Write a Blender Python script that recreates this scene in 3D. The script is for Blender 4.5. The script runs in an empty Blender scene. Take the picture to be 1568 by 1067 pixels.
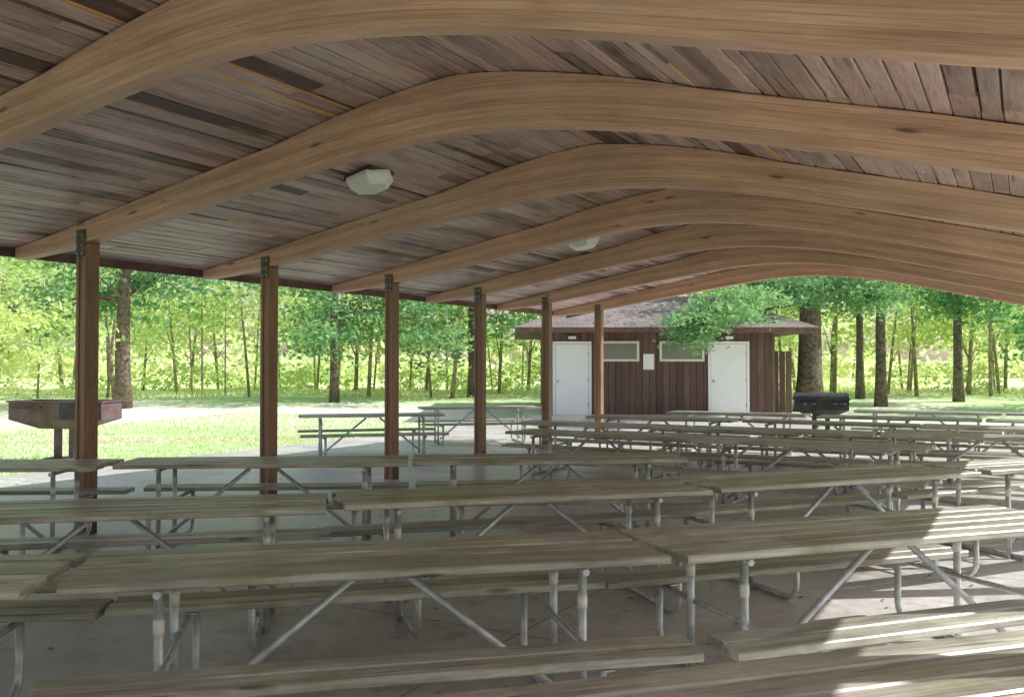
import bpy, math, random
import numpy as np
from mathutils import Vector, Matrix
random.seed(7); np.random.seed(7)
scene=bpy.context.scene
COL=scene.collection
# ---------------------------------------------------------------- node helpers
class NT:
    def __init__(s,name):
        s.m=bpy.data.materials.new(name); s.m.use_nodes=True
        s.t=s.m.node_tree; s.t.nodes.clear()
        s.out=s.n('ShaderNodeOutputMaterial')
    def n(s,ty,**k):
        nd=s.t.nodes.new(ty)
        for a,b in k.items(): setattr(nd,a,b)
        return nd
    def l(s,a,b): s.t.links.new(a,b)
    def setin(s,nd,i,v):
        if hasattr(v,'links'): s.l(v,nd.inputs[i])
        else: nd.inputs[i].default_value=v
    def math(s,op,a,b=0.0,c=None,clamp=False):
        nd=s.n('ShaderNodeMath',operation=op); nd.use_clamp=clamp
        s.setin(nd,0,a); s.setin(nd,1,b)
        if c is not None: s.setin(nd,2,c)
        return nd.outputs[0]
    def mix(s,f,a,b,bt='MIX'):
        nd=s.n('ShaderNodeMix',data_type='RGBA',blend_type=bt)
        s.setin(nd,0,f)
        s.setin(nd,6,a if hasattr(a,'links') else (*a,1)); s.setin(nd,7,b if hasattr(b,'links') else (*b,1))
        return nd.outputs[2]
    def noise(s,vec,scale,detail=2,rough=.55,dist=0):
        nd=s.n('ShaderNodeTexNoise'); s.l(vec,nd.inputs['Vector'])
        nd.inputs['Scale'].default_value=scale; nd.inputs['Detail'].default_value=detail
        nd.inputs['Roughness'].default_value=rough; nd.inputs['Distortion'].default_value=dist
        return nd.outputs['Fac']
    def mapping(s,vec,sc):
        nd=s.n('ShaderNodeMapping'); s.l(vec,nd.inputs[0]); nd.inputs['Scale'].default_value=sc
        return nd.outputs[0]
    def rng(s,v,a,b,c=0.,d=1.):
        nd=s.n('ShaderNodeMapRange'); s.setin(nd,0,v)
        for i,x in enumerate((a,b,c,d)): nd.inputs[i+1].default_value=x
        return nd.outputs[0]
    def scale(s,col,f):
        nd=s.n('ShaderNodeVectorMath',operation='SCALE'); s.l(col,nd.inputs[0]); s.setin(nd,'Scale',f)
        return nd.outputs[0]
    def attr(s,name='rnd'):
        return s.n('ShaderNodeAttribute',attribute_name=name).outputs['Fac']
    def obj(s): return s.n('ShaderNodeTexCoord').outputs['Object']
    def uv(s): return s.n('ShaderNodeTexCoord').outputs['UV']
    def pbr(s,col,rough=.7,metal=0,bump=None,bs=.3,bd=.01,spec=.5):
        b=s.n('ShaderNodeBsdfPrincipled')
        s.setin(b,'Base Color',col if hasattr(col,'links') else (*col,1))
        s.setin(b,'Roughness',rough); s.setin(b,'Metallic',metal)
        b.inputs['Specular IOR Level'].default_value=spec
        if bump is not None:
            bn=s.n('ShaderNodeBump'); bn.inputs['Strength'].default_value=bs; bn.inputs['Distance'].default_value=bd
            s.l(bump,bn.inputs['Height']); s.l(bn.outputs[0],b.inputs['Normal'])
        s.l(b.outputs[0],s.out.inputs[0]); return s.m

def wood(name,c1,c2,lam=False,rough=.6,orange=False,moss=False,spread=.6,spec=.4,knots=True,bump=True,ringk=.7,cracks=False):
    T=NT(name); uv=T.uv(); r=T.attr()
    g=T.noise(T.mapping(uv,(2.2,70,1)),1,2,.6,.6)
    w=T.noise(T.mapping(uv,(.9,9,1)),1,2,.6,1.0)
    rr=T.math('FRACT',T.math('MULTIPLY',w,9.))
    ring=T.math('ABSOLUTE',T.math('SUBTRACT',rr,.5))
    f=T.math('ADD',T.math('MULTIPLY',T.rng(g,.3,.7),.65),T.math('MULTIPLY',ring,ringk))
    col=T.mix(f,c1,c2)
    if knots:
        vo=T.n('ShaderNodeTexVoronoi'); T.l(T.mapping(uv,(1.3,6,1)),vo.inputs['Vector']); vo.inputs['Scale'].default_value=1
        col=T.scale(col,T.rng(vo.outputs['Distance'],.05,.12,.35,1.))
    st=T.noise(T.mapping(uv,(.5,2.5,1)),1.3,3,.6)
    col=T.scale(col,T.rng(st,.3,.7,.72,1.14))
    col=T.scale(col,T.rng(r,0,1,1-spread/2,1+spread/2))
    if cracks:
        ck=T.noise(T.mapping(uv,(1.1,42,1)),1,1,.5)
        col=T.scale(col,T.rng(ck,.67,.73,1.,.28))
    if lam:
        v=T.n('ShaderNodeSeparateXYZ'); T.l(uv,v.inputs[0])
        q=T.math('MULTIPLY',v.outputs[1],1/.04)
        fr=T.math('FRACT',q); ly=T.math('FLOOR',q)
        wn=T.n('ShaderNodeTexWhiteNoise',noise_dimensions='1D'); T.l(ly,wn.inputs['W'])
        col=T.scale(col,T.rng(wn.outputs[0],0,1,.84,1.08))
        col=T.scale(col,T.rng(fr,.92,.96,1.,.62))
        wb=T.noise(T.mapping(T.obj(),(.7,1,.9)),1.1,4,.7)
        col=T.mix(T.rng(wb,.48,.68,0,.35),col,(.62,.50,.42))
    if orange:
        k=T.math('GREATER_THAN',r,1.5); col=T.mix(k,col,(.90,.48,.15))
        k2=T.math('LESS_THAN',r,.07); col=T.mix(T.math('MULTIPLY',k2,.75),col,(.08,.05,.045))
        st2=T.noise(T.mapping(T.obj(),(1.6,.45,1.6)),1.2,4,.7)
        col=T.mix(T.rng(st2,.46,.66,0,.7),col,(.80,.67,.62))
        st3=T.noise(T.mapping(uv,(.8,22,1)),1,2,.6)
        col=T.scale(col,T.rng(st3,.58,.70,1.,.42))
    if moss:
        ms=T.noise(T.obj(),3.5,3,.7)
        col=T.mix(T.rng(ms,.50,.70,0,.65),col,(.28,.29,.14))
        m2=T.noise(T.mapping(uv,(1.2,6,1)),1.5,3,.65)
        col=T.scale(col,T.rng(m2,.35,.62,.62,1.08))
    return T.pbr(col,T.rng(g,.3,.7,rough-.1,rough+.12),bump=g if bump else None,bs=.35,bd=.004,spec=spec)

M_beam=wood('glulam_wood',(.62,.345,.245),(.90,.59,.455),lam=True,rough=.5,spread=.08,ringk=.5)
M_deck=wood('roof_deck_wood',(.38,.25,.24),(.72,.53,.50),rough=.42,orange=True,spread=.8,knots=False,bump=False,spec=.5)
M_post=wood('post_wood',(.22,.115,.07),(.43,.25,.165),rough=.5,spread=.3,knots=False)
M_table=wood('weathered_table_wood',(.38,.365,.31),(.78,.76,.67),rough=.36,moss=True,spread=.55,spec=.8,ringk=.35,cracks=True)
M_siding=wood('brown_siding',(.095,.058,.048),(.20,.125,.10),rough=.7,spread=.4,knots=False,bump=False)
def simple(name,c,rough=.6,metal=0,var=.25,sc=4,bs=.1,c2=None,spec=.5):
    T=NT(name); n=T.noise(T.obj(),sc,3,.6)
    base=T.mix(T.rng(n,.35,.65),[x*(1-var) for x in c],c2 if c2 else [min(1,x*(1+var)) for x in c])
    return T.pbr(base,rough,metal,bump=n if bs>.3 else None,bs=bs,bd=.01,spec=spec)
M_steel=simple('galvanized_pipe',(.60,.62,.64),.42,.4,.2,14)
M_sleeve=simple('pipe_sleeve',(.9,.86,.80),.5,.0,.1,30)
M_dark=simple('steel_bracket',(.12,.10,.09),.5,.3,.4,20)
M_bolt=simple('bolt_steel',(.45,.43,.42),.4,.8)
M_rust=simple('rusty_grill_steel',(.24,.11,.08),.7,.2,.4,5,c2=(.16,.13,.16))
M_blk=simple('sooty_grill_steel',(.05,.05,.055),.55,.3,.4,5)
M_white=simple('white_paint',(.93,.94,.96),.45,0,.02,3)
M_frame=simple('window_trim_paint',(.78,.77,.70),.5,0,.06,3)
M_lens=simple('light_fixture_plastic',(.97,.97,.98),.35,0,.02,9)
M_fascia=simple('eave_fascia',(.16,.08,.065),.6,0,.3,6)
M_bark=simple('tree_bark',(.16,.125,.095),.9,0,.5,9,bs=.8)
M_barkthin=simple('thin_tree_bark',(.34,.27,.19),.9,0,.4,6)
def glass():
    T=NT('window_glass'); return T.pbr((.22,.23,.19),.12,0,spec=.9)
M_glass=glass()
def shingles():
    T=NT('roof_shingles'); o=T.obj()
    br=T.n('ShaderNodeTexBrick'); T.l(T.mapping(T.uv(),(1,1,1)),br.inputs['Vector'])
    br.inputs['Scale'].default_value=1; br.inputs['Brick Width'].default_value=.3; br.inputs['Row Height'].default_value=.14
    br.inputs['Mortar Size'].default_value=.010
    br.inputs['Color1'].default_value=(.24,.20,.185,1); br.inputs['Color2'].default_value=(.32,.275,.255,1); br.inputs['Mortar'].default_value=(.14,.115,.105,1)
    n=T.noise(o,1.2,3); c=T.scale(br.outputs[0],T.rng(n,.3,.7,.75,1.25))
    return T.pbr(c,.9)
M_shing=shingles()
def concrete():
    T=NT('concrete_slab'); o=T.obj()
    a=T.noise(o,.7,4,.65); b=T.noise(o,9,3,.7); d=T.noise(o,2.3,3,.6)
    col=T.mix(T.rng(a,.35,.66),(.56,.51,.47),(.82,.80,.79))
    col=T.scale(col,T.rng(b,.3,.7,.80,1.08))
    col=T.scale(col,T.rng(d,.58,.70,1.,.70))
    s=T.n('ShaderNodeSeparateXYZ'); T.l(o,s.inputs[0])
    for ax in (0,1):
        fr=T.math('FRACT',T.math('MULTIPLY',T.math('ADD',s.outputs[ax],100.),1/3.05))
        col=T.scale(col,T.rng(T.math('ABSOLUTE',T.math('SUBTRACT',fr,.5)),.0015,.004,.45,1.))
    return T.pbr(col,T.rng(b,.3,.7,.26,.45),spec=.7)
M_conc=concrete()
def grassmat():
    T=NT('grass_ground'); o=T.obj()
    a=T.noise(o,.12,3,.6); b=T.noise(o,1.6,3,.7); c=T.noise(o,14,2,.7)
    col=T.mix(T.rng(b,.35,.65),(.50,.72,.33),(.80,.92,.56))
    col=T.mix(T.rng(a,.50,.62,0,.75),col,(.92,.86,.74))
    s=T.n('ShaderNodeSeparateXYZ'); T.l(o,s.inputs[0])
    yy=T.math('ADD',s.outputs[1],T.math('MULTIPLY',b,3.))
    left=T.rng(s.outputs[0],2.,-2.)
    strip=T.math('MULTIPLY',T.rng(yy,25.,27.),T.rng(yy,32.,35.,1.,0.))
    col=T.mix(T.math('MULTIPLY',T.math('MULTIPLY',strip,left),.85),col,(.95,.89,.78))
    trk=T.math('ABSOLUTE',T.math('SUBTRACT',yy,T.math('ADD',22.6,T.math('MULTIPLY',s.outputs[0],.12))))
    col=T.mix(T.math('MULTIPLY',T.math('MULTIPLY',T.rng(trk,.35,.8,1.,0.),left),.6),col,(.80,.58,.47))
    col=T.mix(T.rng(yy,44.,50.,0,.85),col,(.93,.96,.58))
    col=T.scale(col,T.rng(c,.3,.7,.78,1.1))
    return T.pbr(col,.95,spec=.1)
M_grass=grassmat()
def leafmat(name,c1,c2,tr=.5,tc_=(.84,.92,.26)):
    T=NT(name); r=T.attr(); n=T.noise(T.obj(),.35,1)
    f=T.math('ADD',T.math('MULTIPLY',r,.5),T.math('MULTIPLY',T.rng(n,.38,.62),.5))
    col=T.mix(f,c1,c2)
    d=T.n('ShaderNodeBsdfDiffuse'); t=T.n('ShaderNodeBsdfTranslucent')
    T.l(col,d.inputs[0]); T.l(T.mix(.5,col,tc_),t.inputs[0])
    m=T.n('ShaderNodeMixShader'); m.inputs[0].default_value=tr; T.l(d.outputs[0],m.inputs[1]); T.l(t.outputs[0],m.inputs[2])
    T.l(m.outputs[0],T.out.inputs[0]); return T.m
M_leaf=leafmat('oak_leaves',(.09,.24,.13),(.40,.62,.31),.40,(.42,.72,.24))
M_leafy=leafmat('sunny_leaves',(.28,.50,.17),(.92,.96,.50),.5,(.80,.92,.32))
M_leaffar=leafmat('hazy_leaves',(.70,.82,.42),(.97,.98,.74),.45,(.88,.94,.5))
M_straw=leafmat('tall_grass_blades',(.54,.62,.28),(.92,.90,.58),.35)
M_litter=simple('dry_leaf',(.22,.12,.06),.9,0,.5,8)

# ---------------------------------------------------------------- mesh builder
class MB:
    def __init__(s): s.v=[];s.f=[];s.uv=[];s.r=[];s.mi=[];s.sm=[]
    def face(s,pts,uvs,r=.5,m=0,sm=False):
        k=len(s.v); s.v+= [tuple(p) for p in pts]; s.f.append(tuple(range(k,k+len(pts)))); s.uv+=list(uvs); s.r.append(r); s.mi.append(m); s.sm.append(sm)
    def board(s,c,size,M=None,r=None,m=0,ch=.004):
        M=M or Matrix.Identity(4); r=random.random() if r is None else r
        sz=list(size); a=sz.index(max(sz)); o=[i for i in range(3) if i!=a]
        L=sz[a]/2; h1=sz[o[0]]/2; h2=sz[o[1]]/2; ch=min(ch,h1*.45,h2*.45)
        cs=[(-h1+ch,-h2),(h1-ch,-h2),(h1,-h2+ch),(h1,h2-ch),(h1-ch,h2),(-h1+ch,h2),(-h1,h2-ch),(-h1,-h2+ch)]
        uo=random.random()*50; vo=random.random()*20
        def P(l,q):
            p=[0,0,0]; p[a]=l+c[a]; p[o[0]]=q[0]+c[o[0]]; p[o[1]]=q[1]+c[o[1]]
            return M@Vector(p)
        flip=(a==1)
        for i in range(8):
            q,w=cs[i],cs[(i+1)%8]
            pts=[P(-L,q),P(L,q),P(L,w),P(-L,w)]
            uv=[(uo-L,vo+q[0]+q[1]),(uo+L,vo+q[0]+q[1]),(uo+L,vo+w[0]+w[1]),(uo-L,vo+w[0]+w[1])]
            if not flip: pts=pts[::-1]; uv=uv[::-1]
            s.face(pts,uv,r,m)
        for sg in (-1,1):
            pts=[P(sg*L,q) for q in cs]; uv=[(uo+q[0],vo+q[1]) for q in cs]
            if (sg<0)!=flip: pts=pts[::-1]
            s.face(pts,uv,r,m)
    def tube(s,pts,rad,seg=8,m=0,cap=True,r=.5):
        pts=[Vector(p) for p in pts]; n=len(pts)
        rads=rad if isinstance(rad,(list,tuple)) else [rad]*n
        rings=[]; up=None; ln=0
        for i in range(n):
            t=(pts[min(i+1,n-1)]-pts[max(i-1,0)]).normalized()
            if up is None: up=t.orthogonal().normalized()
            else: up=(up-t*up.dot(t)).normalized()
            w=t.cross(up)
            if i: ln+=(pts[i]-pts[i-1]).length
            rings.append(([pts[i]+(up*math.cos(2*math.pi*j/seg)+w*math.sin(2*math.pi*j/seg))*rads[i] for j in range(seg)],ln))
        k=len(s.v)
        for R,_ in rings: s.v+=[tuple(p) for p in R]
        for i in range(n-1):
            for j in range(seg):
                j2=(j+1)%seg
                s.f.append((k+i*seg+j,k+i*seg+j2,k+(i+1)*seg+j2,k+(i+1)*seg+j))
                s.uv+=[(rings[i][1],j/seg),(rings[i][1],(j+1)/seg),(rings[i+1][1],(j+1)/seg),(rings[i+1][1],j/seg)]
                s.r.append(r); s.mi.append(m); s.sm.append(True)
        if cap:
            for i,rv in ((0,True),(n-1,False)):
                idx=[k+i*seg+j for j in range(seg)]
                if rv: idx=idx[::-1]
                s.f.append(tuple(idx)); s.uv+=[(0,0)]*seg; s.r.append(r); s.mi.append(m); s.sm.append(False)
    def mesh(s,name,mats):
        me=bpy.data.meshes.new(name); me.from_pydata(s.v,[],s.f)
        for m in mats: me.materials.append(m)
        me.polygons.foreach_set('material_index',s.mi); me.polygons.foreach_set('use_smooth',s.sm)
        u=me.uv_layers.new(name='UVMap'); u.data.foreach_set('uv',np.array(s.uv,dtype=np.float32).ravel())
        a=me.attributes.new('rnd','FLOAT','FACE'); a.data.foreach_set('value',np.array(s.r,dtype=np.float32))
        me.update(); return me
def ob(name,me,parent=None,loc=None,rot=0):
    o=bpy.data.objects.new(name,me); COL.objects.link(o)
    if parent: o.parent=parent
    if loc is not None: o.location=loc
    o.rotation_euler[2]=rot
    return o
def empty(name,loc=(0,0,0),rot=0):
    return ob(name,None,None,loc,rot)

# ---------------------------------------------------------------- pavilion
YAW=math.radians(-29.2); P1=Vector((-4.10,8.82,0))
pav=empty('picnic_pavilion',P1,YAW)
TE=9.08
tk=[-1.05,-.5,0,1,2,3,3.5,4,4.5,5,5.5,6,7,8,8.6,TE]
bk=[2.69,2.73,2.78,2.93,3.08,3.22,3.285,3.32,3.32,3.275,3.20,3.10,2.86,2.62,2.50,2.43]
tt=np.linspace(-1.05,TE,400); bb=np.interp(tt,tk,bk)
ker=np.exp(-np.linspace(-2,2,41)**2); ker/=ker.sum()
bb=np.convolve(np.pad(bb,20,mode='reflect',reflect_type='odd'),ker,'valid')
B=lambda t: float(np.interp(t,tt,bb))
D=lambda t: float(np.interp(t,[-1.05,0,1.2,3,5.5,7.5,8.6,TE],[.11,.20,.25,.30,.30,.27,.22,.14]))
def C(t): return .13*max(0,1-abs(t-4.25)/1.9)**1.0
deckz=lambda t: B(t)+D(t)+C(t)+.004
SP=2.44
beam_r=[-9.0,-6.7,-4.45,-2.08]+[SP*i for i in range(6)]
mb=MB()
ts=np.linspace(-1.05,TE,90)
for r0 in beam_r:
    hw=.068; uo=random.random()*40; rv=random.random()
    for i in range(len(ts)-1):
        a,b=float(ts[i]),float(ts[i+1])
        za,zb=B(a),B(b); da,db=D(a),D(b)
        def P(t,s_,z): return (t,r0+s_*hw,z)
        mb.face([P(a,-1,za),P(b,-1,zb),P(b,-1,zb+db),P(a,-1,za+da)],[(uo+a,0),(uo+b,0),(uo+b,db),(uo+a,da)],rv,0,False)
        mb.face([P(b,1,zb),P(a,1,za),P(a,1,za+da),P(b,1,zb+db)],[(uo+b,.4),(uo+a,.4),(uo+a,.4+da),(uo+b,.4+db)],rv)
        mb.face([P(a,1,za),P(b,1,zb),P(b,-1,zb),P(a,-1,za)],[(uo+a,.841),(uo+b,.841),(uo+b,.875),(uo+a,.875)],rv)
        ca,cb=C(a),C(b)
        if ca>.004 or cb>.004:
            w=.8
            mb.face([(a,r0-hw*w,za+da),(b,r0-hw*w,zb+db),(b,r0-hw*w,zb+db+cb),(a,r0-hw*w,za+da+ca)],[(uo+a,3),(uo+b,3),(uo+b,3+cb),(uo+a,3+ca)],.9)
            mb.face([(b,r0+hw*w,zb+db),(a,r0+hw*w,za+da),(a,r0+hw*w,za+da+ca),(b,r0+hw*w,zb+db+cb)],[(uo+b,3),(uo+a,3),(uo+a,3+ca),(uo+b,3+cb)],.9)
    for t,sg in ((ts[0],-1),(ts[-1],1)):
        t=float(t); q=[(t,r0+hw,B(t)),(t,r0-hw,B(t)),(t,r0-hw,B(t)+D(t)),(t,r0+hw,B(t)+D(t))]
        mb.face(q if sg<0 else q[::-1],[(0,0),(.1,0),(.1,.1),(0,.1)],rv)
ob('curved_beams',mb.mesh('curved_beams',[M_beam]),pav)
mb=MB(); t=-1.08; R0,R1=-9.6,12.75
while t<TE:
    narrow=random.random()<.12
    w=.028 if narrow else random.choice([.14,.14,.11]); a,b=t,t+w
    za,zb=deckz(a),deckz(b); ang=math.atan2(zb-za,w)
    cuts=[R0]; x=R0+random.uniform(.5,3)
    while x<R1: cuts.append(x); x+=random.choice([2.44,3.66,4.88,2.44])
    cuts.append(R1)
    for i in range(len(cuts)-1):
        L=cuts[i+1]-cuts[i]-.004
        off=random.uniform(0,.008); gap=random.choice([.004,.006,.01,.02,.035]) if not narrow else .004
        M=Matrix.Translation(((a+b)/2,(cuts[i]+cuts[i+1])/2,(za+zb)/2+.017+off))@Matrix.Rotation(-ang,4,'Y')
        rv=random.random()
        if narrow: rv=2.0 if random.random()<.17 else .02  # a few slivers get the painted gap-sunlight orange, the others go dark
        mb.board((0,0,0),(math.hypot(w,zb-za)-gap,L,.03),M,r=rv,m=0)
    t+=w
ob('roof_deck',mb.mesh('roof_deck',[M_deck]),pav)
mb=MB()
for i in range(len(ts)-1):
    a,b=float(ts[i]),float(ts[i+1])
    mb.face([(a,R0,deckz(a)+.052),(b,R0,deckz(b)+.052),(b,R1+.05,deckz(b)+.052),(a,R1+.05,deckz(a)+.052)],[(R0,a),(R0,b),(R1,b),(R1,a)])
ob('roof_shingles',mb.mesh('roof_shingles',[M_shing]),pav)
mb=MB()
mb.board((-1.115,(R0+R1)/2,deckz(-1.05)-.01),(.035,R1-R0,.16),r=.5)
mb.board((TE+.04,(R0+R1)/2,deckz(TE)-.02),(.035,R1-R0,.16),r=.5)
for k in range(len(ts)-1):
    a,b=float(ts[k]),float(ts[k+1])
    for r0 in (R0-.02,R1+.02):
        mb.face([(a,r0,deckz(a)-.12),(b,r0,deckz(b)-.12),(b,r0,deckz(b)+.06),(a,r0,deckz(a)+.06)],[(a,0),(b,0),(b,.18),(a,.18)])
ob('eave_fascia',mb.mesh('eave_fascia',[M_fascia]),pav)
mbp=MB(); mbb=MB()
for r0 in beam_r:
    for t0 in (0.0,8.75):
        zt=B(t0)-.002; rv=random.random()
        for s_ in (-1,1): mbp.board((t0+s_*.052,r0,zt/2),(.046,.15,zt),r=rv*.6+.3*random.random(),ch=.006)
        mbp.board((t0,r0,zt/2),(.058,.126,zt),r=.15,ch=.003)
        for s_ in (-1,1):
            mbb.board((t0,r0+s_*.079,zt+.0),(.13,.008,.26),r=.5,m=0)
            for dx in (-.035,.035):
                for dz in (-.10,-.02,.08):
                    mbb.tube([(t0+dx,r0+s_*.082,zt+dz),(t0+dx,r0+s_*.093,zt+dz)],.012,6,m=1)
            mbb.board((t0+s_*.079,r0,.10),(.008,.13,.20),r=.5,m=0)
ob('posts',mbp.mesh('posts',[M_post]),pav)
ob('post_brackets',mbb.mesh('post_brackets',[M_dark,M_bolt]),pav)
mb=MB()
def fixture(t0,r0):
    z=deckz(t0)-.005; sl=math.atan2(deckz(t0+.1)-deckz(t0-.1),.2)
    M=Matrix.Translation((t0,r0,z))@Matrix.Rotation(-sl,4,'Y')
    mb.board((0,0,-.02),(.34,.34,.04),M,m=1)
    def hx(R,z_): return [M@Vector((R*math.cos(math.pi/3*j),R*math.sin(math.pi/3*j),z_)) for j in range(6)]
    rings=[hx(.235,-.035),hx(.245,-.07),hx(.16,-.155)]
    for i in range(2):
        for j in range(6):
            q=[rings[i][j],rings[i][(j+1)%6],rings[i+1][(j+1)%6],rings[i+1][j]]
            mb.face(q[::-1],[(0,0)]*4)
    mb.face(rings[2][::-1],[(0,0)]*6)
for t0,r0 in ((2.45,1.22),(2.45,6.1),(6.6,.62),(2.45,-4),(6.2,-4)): fixture(t0,r0)
ob('light_fixtures',mb.mesh('light_fixtures',[M_lens,M_dark]),pav)
mb=MB(); mb.board((2.6,1.6,-.075),(15.6,27,.15),r=.5,ch=.01)
slab=ob('concrete_floor',mb.mesh('concrete_floor',[M_conc]),None,P1,YAW)
# ---------------------------------------------------------------- picnic tables
def frame_mesh(L):
    mb=MB(); R=.0205
    for sx in (-1,1):
        x=sx*L*.335
        pts=[(x,-.66,.415),(x,-.66,.13)]
        for k in range(1,6):
            a=math.pi/2*k/5; pts.append((x,-.66+.11*(1-math.cos(a)),.13-.108*math.sin(a)))
        pts+= [(x,0,.022)]
        full=pts+[(x,-p[1],p[2]) for p in pts[::-1][1:]]
        mb.tube(full,R,8)
        xx=x+sx*.05
        for sy in (-1,1):
            mb.tube([(xx,sy*.24,.0),(xx,sy*.24,.70)],R,8)
            mb.tube([(xx,sy*.24,.52),(xx,sy*.24,.58)],R+.003,8,m=1)
            mb.board((x,sy*.62,.407),(.05,.26,.006),m=0)
        mb.tube([(x+sx*.01,-.20,.10),(sx*.12,-.20,.695)],R*.85,8)
        mb.tube([(x+sx*.05,-.30,.69),(x+sx*.05,.30,.69)],R*.8,8)
        mb.tube([(x+sx*.025,-.66,.385),(x+sx*.025,.66,.385)],R*.8,8)
    mb.board((0,-.20,.703),(.34,.05,.008),m=0); mb.board((0,.2,.703),(.34,.05,.008),m=0)
    return mb.mesh('steel_frame',[M_steel,M_sleeve])
TL=2.52
FR=frame_mesh(TL)
tops=[];bens=[]
for k in range(6):
    mb=MB()
    for i in range(5):
        mb.board((random.uniform(-.018,.018),(i-2)*.146,.735+random.uniform(-.004,.004)),(TL+random.uniform(-.03,.01),.132,.038),Matrix.Rotation(random.uniform(-.003,.003),4,'Z')@Matrix.Rotation(random.uniform(-.002,.002),4,'Y'),ch=.007)
    tops.append(mb.mesh('table_top',[M_table]))
    mb=MB()
    for i in (0,1):
        mb.board((random.uniform(-.015,.015),(i-.5)*.138,.431+random.uniform(-.003,.003)),(TL+random.uniform(-.03,.01),.127,.038),ch=.007)
    bens.append(mb.mesh('bench',[M_table]))
tn=[0]
def table(x,y,deg):
    k=tn[0]; tn[0]+=1
    e=empty('picnic_table' if k==0 else 'picnic_table.%03d'%k,(x,y,0.0),math.radians(deg))
    ob('table_top.%03d'%k,tops[k%6],e)
    for s_ in (-1,1):
        ob('bench.%03d'%(2*k+(s_>0)),bens[(k*2+(s_>0))%6],e,(random.uniform(-.01,.01),s_*.62,0))
    ob('steel_frame.%03d'%k,FR,e)
b=Vector((math.cos(YAW),math.sin(YAW),0)); rr=Vector((-math.sin(YAW),math.cos(YAW),0))
for x,y,d in [(.91,2.35,18),(-.61,4.15,13),(1.85,4.85,20),(-3.16,3.71,5),(-2.40,5.59,11),(.07,6.27,16.5),(2.45,7.17,23),(4.85,8.25,25),
              (-4.8,7.97,3),(-2.22,8.33,4),(.34,8.62,6),(-2.5,16.3,15),(-.7,19.3,12)]:
    table(x,y,d)
for r0,tl in ((4.9,(3.2,5.8)),(6.9,(2.35,4.95,7.55)),(8.9,(2.6,5.2,7.8)),(10.9,(3.4,6.0,8.6)),(13.2,(6.2,8.9))):
    for t0 in tl:
        p=P1+b*(t0+random.uniform(-.1,.1))+rr*(r0+random.uniform(-.12,.12)); table(p.x,p.y,-29.2+random.uniform(-3,3))
# ---------------------------------------------------------------- terrain
def g(x,y):
    s=min(1,max(0,(y-21)/22)); s=s*s*(3-2*s)
    return -.03+.5*s+.03*math.sin(x*.4)*s
n=150
ax=np.sign(np.linspace(-1,1,n))*np.abs(np.linspace(-1,1,n))**3*700
mb=bpy.data.meshes.new('ground'); vs=[(x,y+20,g(x,y+20)) for y in ax for x in ax]
fs=[(i*n+j,i*n+j+1,(i+1)*n+j+1,(i+1)*n+j) for i in range(n-1) for j in range(n-1)]
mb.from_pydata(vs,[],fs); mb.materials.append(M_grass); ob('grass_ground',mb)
mb=MB()
for i in range(12):
    y0=20+i*.62; y1=y0+.62
    def rw(y): return (-2.2+ (y-20)*.12, 9.0)
    a0,a1=rw(y0); b0,b1=rw(y1)
    for q in range(8):
        f0,f1=q/8,(q+1)/8
        p=[(a0+(a1-a0)*f0,y0),(a0+(a1-a0)*f1,y0),(b0+(b1-b0)*f1,y1),(b0+(b1-b0)*f0,y1)]
        mb.face([(x,y,g(x,y)+.02) for x,y in p],[(0,0)]*4)
ob('concrete_path',mb.mesh('concrete_path',[M_conc]))
# ---------------------------------------------------------------- restroom building
bx=empty('restroom_building',(0,27,.17))
mb=MB(); X0,X1=1.05,7.75; H=2.42; DEP=6
x=X0
while x<X1-.01:
    w=min(.2,X1-x); mb.board((x+w/2,.0,H/2),(w-.008,.04,H),ch=.006); x+=.2
for y0 in np.arange(.12,DEP,.2):
    for X in (X0+.0,X1-.0): mb.board((X,float(y0),H/2),(.04,.19,H),ch=.006)
mb.board(((X0+X1)/2,.06,H/2),(X1-X0-.06,.06,H-.01),r=.1)
mb.board(((X0+X1)/2,DEP,H/2),(X1-X0-.06,.06,H-.01),r=.1)
x=X1+.08
for i in range(4):
    mb.board((x+.1,1.2,.95),(.18,.04,1.9),ch=.006); x+=.2
ob('walls',mb.mesh('walls',[M_siding]),bx)
mb=MB(); mb.board(((X0+X1)/2,DEP/2-.2,-.06),(X1-X0+1.2,DEP+1.8,.16)); ob('base_slab',mb.mesh('base_slab',[M_conc]),bx)
mb=MB()
def trimrect(xa,xb,za,zb,w,y,th,m):
    mb.board(((xa+xb)/2,y,zb+w/2),(xb-xa+2*w,th,w),m=m,ch=.003); 
    mb.board((xa-w/2,y,(za+zb)/2),(w,th,zb-za),m=m,ch=.003); mb.board((xb+w/2,y,(za+zb)/2),(w,th,zb-za),m=m,ch=.003)
for xa,xb in ((1.27,2.27),(5.85,6.92)):
    mb.board(((xa+xb)/2,-.035,1.05),(xb-xa-.02,.045,2.08),m=0,ch=.004)
    trimrect(xa,xb,.01,2.1,.07,-.04,.07,0)
    mb.tube([(xa+.08,-.06,1.0),(xa+.08,-.13,1.0)],.03,8,m=2)
    for hz in (.3,1.05,1.8): mb.board((xb-.015,-.062,hz),(.03,.012,.1),m=2,ch=.002)
    mb.board(((xa+xb)/2,-.12,2.28),(.22,.14,.08),m=0)
for xa,xb in ((2.68,3.68),(4.42,5.6)):
    mb.board(((xa+xb)/2,-.025,1.88),(xb-xa,.02,.46),m=3,ch=.002)
    trimrect(xa,xb,1.65,2.11,.07,-.04,.06,1)
    mb.board(((xa+xb)/2,-.04,1.615),(xb-xa+.14,.06,.07),m=1,ch=.003)
mb.board((4.03,-.035,1.57),(.32,.02,.46),m=0,ch=.002)
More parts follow.
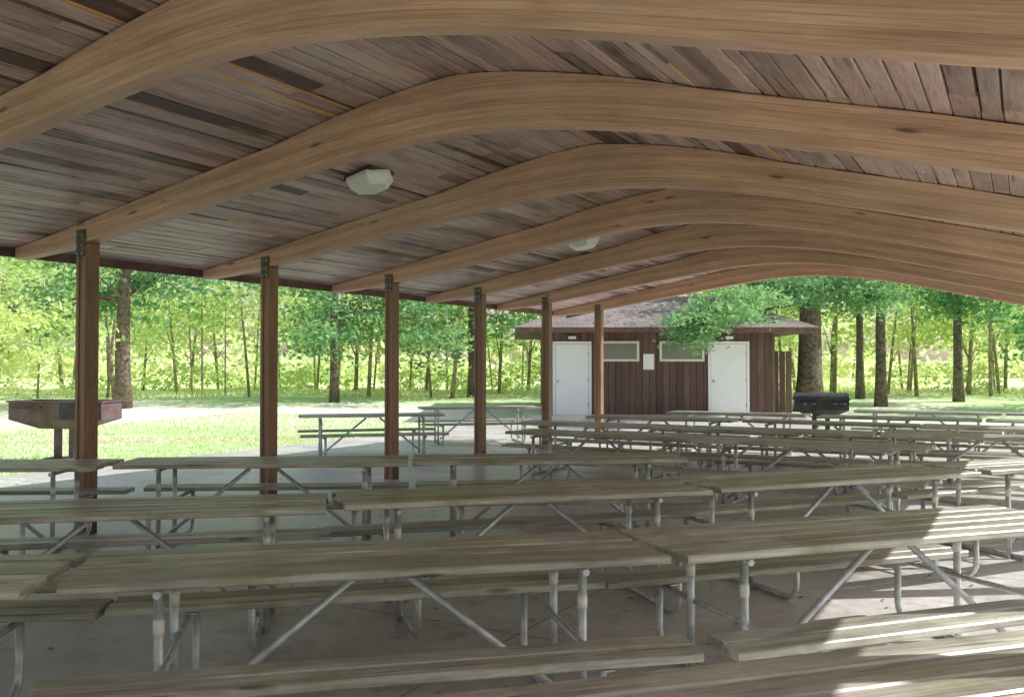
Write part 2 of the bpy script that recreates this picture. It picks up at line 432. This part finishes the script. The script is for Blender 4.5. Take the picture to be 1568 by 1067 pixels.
ob('doors_and_windows',mb.mesh('doors_and_windows',[M_white,M_frame,M_bolt,M_glass]),bx)
mb=MB(); o=.95
E=[(X0-o,-o,H),(X1+o+.1,-o,H),(X1+o+.1,DEP+o,H),(X0-o,DEP+o,H)]; RA=(X0+1.6,DEP/2,3.6); RB=(X1-1.0,DEP/2,3.6)
def uvs(ps):
    o0=Vector(ps[0]); u=(Vector(ps[1])-o0).normalized(); nrm=u.cross(Vector(ps[2])-o0).normalized(); v=nrm.cross(u)
    return [((Vector(p)-o0).dot(u),(Vector(p)-o0).dot(v)) for p in ps]
up=lambda p,d=.1:(p[0],p[1],p[2]+d)
for ps in ([E[0],E[1],RB,RA],[E[1],E[2],RB],[E[2],E[3],RA,RB],[E[3],E[0],RA]):
    ps=[up(p,.13) for p in ps]; mb.face(ps,uvs(ps),m=0)
for i in range(4):
    a,c=E[i],E[(i+1)%4]; q=[a,c,up(c,.13),up(a,.13)]; mb.face(q,uvs(q),m=1)
mb.face([E[3],E[2],E[1],E[0]],[(0,0)]*4,m=1)
ob('hip_roof',mb.mesh('hip_roof',[M_shing,M_fascia]),bx)
# ---------------------------------------------------------------- grills
def grill(name,x,y,deg,w,mats,lid=False):
    mb=MB(); z=g(x,y)
    d=.62; zt=1.03; zm=.72; zb=.56
    if lid: zt=.90; zm=.66; zb=.5
    def ring(W,Dp,z_): return [(-W/2,-Dp/2,z_),(W/2,-Dp/2,z_),(W/2,Dp/2,z_),(-W/2,Dp/2,z_)]
    R=[ring(w,d,zt),ring(w,d,zm),ring(w*.42,d*.6,zb)]
    for i in range(2):
        for j in range(4):
            q=[R[i][j],R[i+1][j],R[i+1][(j+1)%4],R[i][(j+1)%4]]; mb.face(q,[(0,0)]*4,m=0)
            c=[(p[0]*.96,p[1]*.94,p[2]) for p in q][::-1]; mb.face(c,[(0,0)]*4,m=1)
    mb.face(R[2][::-1],[(0,0)]*4,m=0)
    for sy in (-1,1): mb.board((0,sy*d/2,zt),(w+.06,.05,.035),m=0)
    for sx in (-1,1): mb.board((sx*w/2,0,zt),(.05,d,.03),m=0); 
    mb.board((w*.06,0,(zt+zm)/2+.02),(.03,d*1.02,zt-zm-.02),m=1)
    nb=int(w/.05)
    for i in range(nb):
        xx=-w/2+.04+i*(w-.08)/(nb-1)
        mb.tube([(xx,-d/2,zt-.03),(xx,d/2,zt-.03)],.008,5,m=1)
    for xx in (-w*.36,-w*.2,w*.2,w*.36):
        mb.tube([(xx-.09,-d/2-.09,zt-.1),(xx+.09,-d/2-.09,zt-.1)],.012,6,m=1)
        for e in (-.09,.09): mb.tube([(xx+e,-d/2-.09,zt-.1),(xx+e,-d/2,zt-.1)],.01,6,m=1)
    mb.board((w*.27,-d/2-.012,(zt+zm)/2-.01),(w*.42,.02,zt-zm-.05),m=1)
    for xx in (-.14,.14): mb.board((xx,0,.27),(.1,.1,.60),m=0)
    mb.board((0,0,.03),(.6,.4,.05),m=0)
    if lid:
        for k in range(8):
            a0=math.pi*k/8; a1=math.pi*(k+1)/8
            q=[(-w/2,-math.cos(a0)*d/2,zt+.02+math.sin(a0)*.12),(w/2,-math.cos(a0)*d/2,zt+.02+math.sin(a0)*.12),(w/2,-math.cos(a1)*d/2,zt+.02+math.sin(a1)*.12),(-w/2,-math.cos(a1)*d/2,zt+.02+math.sin(a1)*.12)]
            mb.face(q,[(0,0)]*4,m=0)
    e=ob(name,mb.mesh(name,mats),None,(x,y,z),math.radians(deg)); return e
grill('barbecue_grill',-7.75,15.9,-8,1.72,[M_rust,M_blk])
grill('barbecue_grill.001',6.95,20.6,-15,1.15,[M_blk,M_blk],True)
# ---------------------------------------------------------------- foliage
def leafmesh(name,cent,size,mat,flat=.0,elong=.55):
    N=len(cent); a=np.random.normal(size=(N,3)); a[:,2]*=.6; a/=np.linalg.norm(a,axis=1)[:,None]
    c=np.random.normal(size=(N,3)); c[:,2]+=flat
    bv=np.cross(a,c); bv/=np.linalg.norm(bv,axis=1)[:,None]+1e-9
    s=(size*np.random.uniform(.6,1.3,N))[:,None]
    V=np.stack([cent-a*s,cent+bv*s*elong-a*s*.1,cent+a*s,cent-bv*s*elong-a*s*.1],1).reshape(-1,3)
    me=bpy.data.meshes.new(name); me.vertices.add(4*N); me.vertices.foreach_set('co',V.astype(np.float32).ravel())
    me.loops.add(4*N); me.loops.foreach_set('vertex_index',np.arange(4*N,dtype=np.int32))
    me.polygons.add(N); me.polygons.foreach_set('loop_start',np.arange(0,4*N,4,dtype=np.int32))
    me.materials.append(mat); me.update(calc_edges=True)
    at=me.attributes.new('rnd','FLOAT','FACE'); at.data.foreach_set('value',np.random.rand(N).astype(np.float32))
    return me
def clumpleaves(clumps,twigs,per,sig):
    out=[]
    for c,R in clumps:
        d=np.random.normal(size=(twigs,3)); d/=np.linalg.norm(d,axis=1)[:,None]
        rad=np.random.uniform(.2,1.35,(twigs,1)); tw=np.array(c)+d*rad*np.array(R)
        for t_ in tw:
            k=int(per*random.uniform(.3,1.5)); out.append(t_+np.random.normal(size=(k,3))*sig*random.uniform(.7,1.4)*np.array([1.3,1.3,.5]))
    return np.concatenate(out)
def tree(name,x,y,r,h,clumps,twigs=28,per=26,sig=.27,ls=.10,mat=None,lean=(0,0),bark=None):
    z=g(x,y)-.1; e=empty(name,(x,y,z)); mb=MB(); pts=[];rad=[]
    for i in range(9):
        f=i/8; pts.append((lean[0]*f+random.uniform(-.04,.04)*f*3,lean[1]*f+random.uniform(-.04,.04)*f*3,h*f)); rad.append(r*(1.35 if i==0 else 1.08-.75*f))
    mb.tube(pts,rad,12)
    for c,R in clumps:
        f=max(.36,min(.9,(c[2]-.6)/h)); s0=Vector(pts[int(round(f*8))]); e1=Vector(c)
        mid=s0.lerp(e1,.5)+Vector((0,0,.6*random.uniform(0,1)))
        k=min(r,.24)
        mb.tube([s0,s0.lerp(mid,.6)+Vector((random.uniform(-.1,.1),0,0)),mid,mid.lerp(e1,.6)+Vector((0,0,random.uniform(-.1,.2))),e1],[k*.3,k*.22,k*.16,k*.1,k*.04],7)
        for q in range(4):
            d=Vector((random.uniform(-1,1)*R[0],random.uniform(-1,1)*R[1],random.uniform(-.8,.8)*R[2]))*.8
            st=mid.lerp(e1,random.uniform(.2,.9)); mb.tube([st,st+d*.5+Vector((0,0,.1)),st+d],[k*.08,k*.05,k*.02],5)
    ob(name+'_trunk',mb.mesh(name+'_trunk',[bark or M_bark]),e)
    ob(name+'_foliage',leafmesh(name+'_foliage',clumpleaves(clumps,twigs,per,sig),ls,mat or M_leaf),e)
def rc(n_,rx,ry,z0,z1,R=1.3):
    o=[]
    for i in range(n_):
        a=random.uniform(0,2*math.pi); q=random.uniform(.2,1)**.7; s_=random.uniform(.7,1.25)
        o.append(((rx*q*math.cos(a),ry*q*math.sin(a),random.uniform(z0,z1)),(R*s_,R*s_,R*.6*s_)))
    return o
oak=[((-4.1,-5.2,3.1),(.9,.9,.5)),((-4.8,-5.6,2.85),(.7,.8,.4)),((-3.2,-4.8,3.35),(.8,.9,.4)),((-4.9,-5.4,2.35),(.3,.4,.3)),((-1.2,-2,3.9),(1.1,1,.45)),((.6,-1.5,4.0),(1.2,1.2,.5)),((-2,-1.5,4.3),(1.2,1.2,.7)),((1.6,-1,3.7),(.9,.9,.5))]+rc(7,4.5,4.5,5,8,1.6)
tree('oak_tree',9.75,30,.40,10,oak,twigs=34,per=30,sig=.2,ls=.085)
tree('oak_tree.001',12.9,32,.18,11,rc(6,2.8,2.8,4.2,8,1.4),ls=.11)
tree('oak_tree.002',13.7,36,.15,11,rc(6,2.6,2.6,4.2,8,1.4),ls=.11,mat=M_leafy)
tree('oak_tree.003',16.6,34,.17,11,rc(4,1.6,2.0,3.5,4.6,1.1)+rc(5,2.8,2.8,5,8,1.5),ls=.11)
tree('oak_tree.004',-13.2,31,.26,10,rc(9,3.8,2.4,2.6,6.2,1.5),ls=.11)
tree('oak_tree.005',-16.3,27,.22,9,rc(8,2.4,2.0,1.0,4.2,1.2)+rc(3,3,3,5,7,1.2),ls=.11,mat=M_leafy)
tree('oak_tree.006',-6.6,34,.16,9,rc(10,4.2,2.4,1.9,6.6,1.5),ls=.11)
tree('oak_tree.007',-1.6,37,.18,10,rc(12,4.8,2.4,1.9,6.8,1.5),ls=.12)
tree('oak_tree.008',19.5,30,.2,9,rc(7,2.2,2,1.8,4.8,1.1),ls=.11)
tree('oak_tree.009',3.6,42,.3,11,rc(9,4,2.5,3,8,1.6),ls=.13)
def woodland(name,n_,x0,x1,y0,y1,hb,ht,ls,mat,twigs,per,tr,R=1.5,sg=.36):
    e=empty(name); mb=MB(); cl=[]
    for i in range(n_):
        x=x0+(x1-x0)*(i+random.random())/n_; y=random.uniform(y0,y1); z=g(x,y)-.1; h=random.uniform(ht*.7,ht*1.1); r=random.uniform(*tr)
        dx=random.uniform(-.7,.7)
        mb.tube([(x,y,z),(x+dx*.3,y,z+h*.35),(x+dx,y,z+h)],[r*1.2,r,r*.3],6)
        for q in range(random.choice([0,1,2])):
            mb.tube([(x+dx*.2,y,z+h*.25),(x+random.uniform(-.9,.9),y,z+h*random.uniform(.4,.6))],[r*.5,r*.15],5)
        for q in range(random.choice([2,3,4])):
            s_=random.uniform(.6,1.2); cl.append(((x+random.uniform(-1.3,1.3),y+random.uniform(-1,1),z+random.uniform(hb,h)),(R*s_,R*s_,R*.65*s_)))
    ob(name+'_trunks',mb.mesh(name+'_trunks',[M_barkthin]),e)
    ob(name+'_foliage',leafmesh(name+'_foliage',clumpleaves(cl,twigs,per,sg),ls,mat),e)
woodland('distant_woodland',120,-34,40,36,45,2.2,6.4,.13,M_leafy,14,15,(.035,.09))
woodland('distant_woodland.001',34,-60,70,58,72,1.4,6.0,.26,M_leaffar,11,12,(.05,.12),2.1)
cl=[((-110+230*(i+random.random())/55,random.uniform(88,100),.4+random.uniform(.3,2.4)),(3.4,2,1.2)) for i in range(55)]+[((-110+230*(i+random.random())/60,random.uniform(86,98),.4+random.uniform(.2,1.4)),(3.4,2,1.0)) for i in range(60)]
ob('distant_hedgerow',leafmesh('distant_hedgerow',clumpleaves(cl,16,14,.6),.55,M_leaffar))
cl=[((random.uniform(-50,55),random.uniform(38,56),g(0,50)+random.uniform(.0,.9)),(1.7,1,.6)) for i in range(110)]
ob('shrubs',leafmesh('shrubs',clumpleaves(cl,12,14,.28),.13,M_leafy))
cl=[((random.uniform(19,26),random.uniform(27,33),random.uniform(.4,1.6)),(1.1,1,.7)) for i in range(12)]+[((random.uniform(-27,-17.5),random.uniform(30,34),random.uniform(.4,1.3)),(1.1,1,.7)) for i in range(9)]
ob('hedge_shrubs',leafmesh('hedge_shrubs',clumpleaves(cl,22,24,.2),.10,M_leafy))
def blades(name,gx,gy,hh,le,w,mat):
    N=len(gx); gz=np.array([g(x_,y_) for x_,y_ in zip(gx,gy)])
    V=np.stack([np.stack([gx-w,gy,gz],1),np.stack([gx+w,gy,gz],1),np.stack([gx+le[:,0],gy+le[:,1],gz+hh],1)],1).reshape(-1,3)
    me=bpy.data.meshes.new(name); me.from_pydata(V.tolist(),[],[(3*i,3*i+1,3*i+2) for i in range(N)]); me.materials.append(mat)
    at=me.attributes.new('rnd','FLOAT','FACE'); at.data.foreach_set('value',np.random.rand(N).astype(np.float32)); ob(name,me)
N=15000; gx=np.random.uniform(-36,40,N); gy=np.random.uniform(36.0,46,N)+1.5*np.sin(gx*.5)
dens=(np.sin(gx*.9)+np.sin(gx*2.3+gy)+2.2)/4.2
blades('tall_grass',gx,gy,np.random.uniform(.06,.42,N)*np.clip(dens,.2,1),np.random.normal(size=(N,2))*.1,.03,M_straw)
N=22000; tq=np.random.uniform(-14,-5.3,N); rq=np.random.uniform(-2,16,N)
M_blade=leafmat('lawn_blades',(.50,.70,.33),(.82,.93,.56),.35)
blades('lawn_grass',P1.x+b.x*tq+rr.x*rq,P1.y+b.y*tq+rr.y*rq,np.random.uniform(.02,.06,N),np.random.normal(size=(N,2))*.03,.012,M_blade)
N=1100; tq=np.random.uniform(-4.8,9.5,N); rq=np.random.uniform(-6,12,N)
c=np.stack([P1.x+b.x*tq+rr.x*rq,P1.y+b.y*tq+rr.y*rq,np.full(N,.012)],1)
me=leafmesh('fallen_leaves',c,.028,M_litter,flat=0); 
co=np.empty(4*N*3,dtype=np.float32); me.vertices.foreach_get('co',co); co=co.reshape(-1,3); co[:,2]=.006+np.abs(co[:,2]-.012)*.3; me.vertices.foreach_set('co',co.ravel()); me.update()
ob('fallen_leaves',me)
# ---------------------------------------------------------------- light, sky, camera
el=math.radians(40); sd=Vector((.985,.10,0)).normalized()
sv=Vector((sd.x*math.cos(el),sd.y*math.cos(el),math.sin(el)))
L=bpy.data.lights.new('sun','SUN'); L.energy=5; L.angle=math.radians(.5); L.color=(1,.97,.92)
so=bpy.data.objects.new('sun',L); COL.objects.link(so); so.rotation_euler=(-sv).to_track_quat('-Z','Y').to_euler(); so.location=(30,10,30)
w=bpy.data.worlds.new('World'); scene.world=w; w.use_nodes=True; nt=w.node_tree
sk=nt.nodes.new('ShaderNodeTexSky'); sk.sky_type='NISHITA'; sk.sun_disc=False; sk.sun_elevation=el; sk.sun_rotation=math.atan2(sd.x,sd.y)
sk.dust_density=1.4; sk.air_density=1.5; sk.ozone_density=.5
hs=nt.nodes.new('ShaderNodeHueSaturation'); hs.inputs['Saturation'].default_value=.65
nt.links.new(sk.outputs[0],hs.inputs['Color'])
bg=nt.nodes['Background']; nt.links.new(hs.outputs[0],bg.inputs[0]); bg.inputs[1].default_value=.15
cam=bpy.data.cameras.new('camera'); cam.lens=36*1400/1568; cam.sensor_width=36; cam.clip_end=3000; cam.clip_start=.05
co=bpy.data.objects.new('camera',cam); COL.objects.link(co); co.location=(0,0,1.6); co.rotation_euler=(math.radians(91.13),0,0)
scene.camera=co
scene.view_settings.view_transform='Standard'; scene.view_settings.look='None'; scene.view_settings.exposure=0
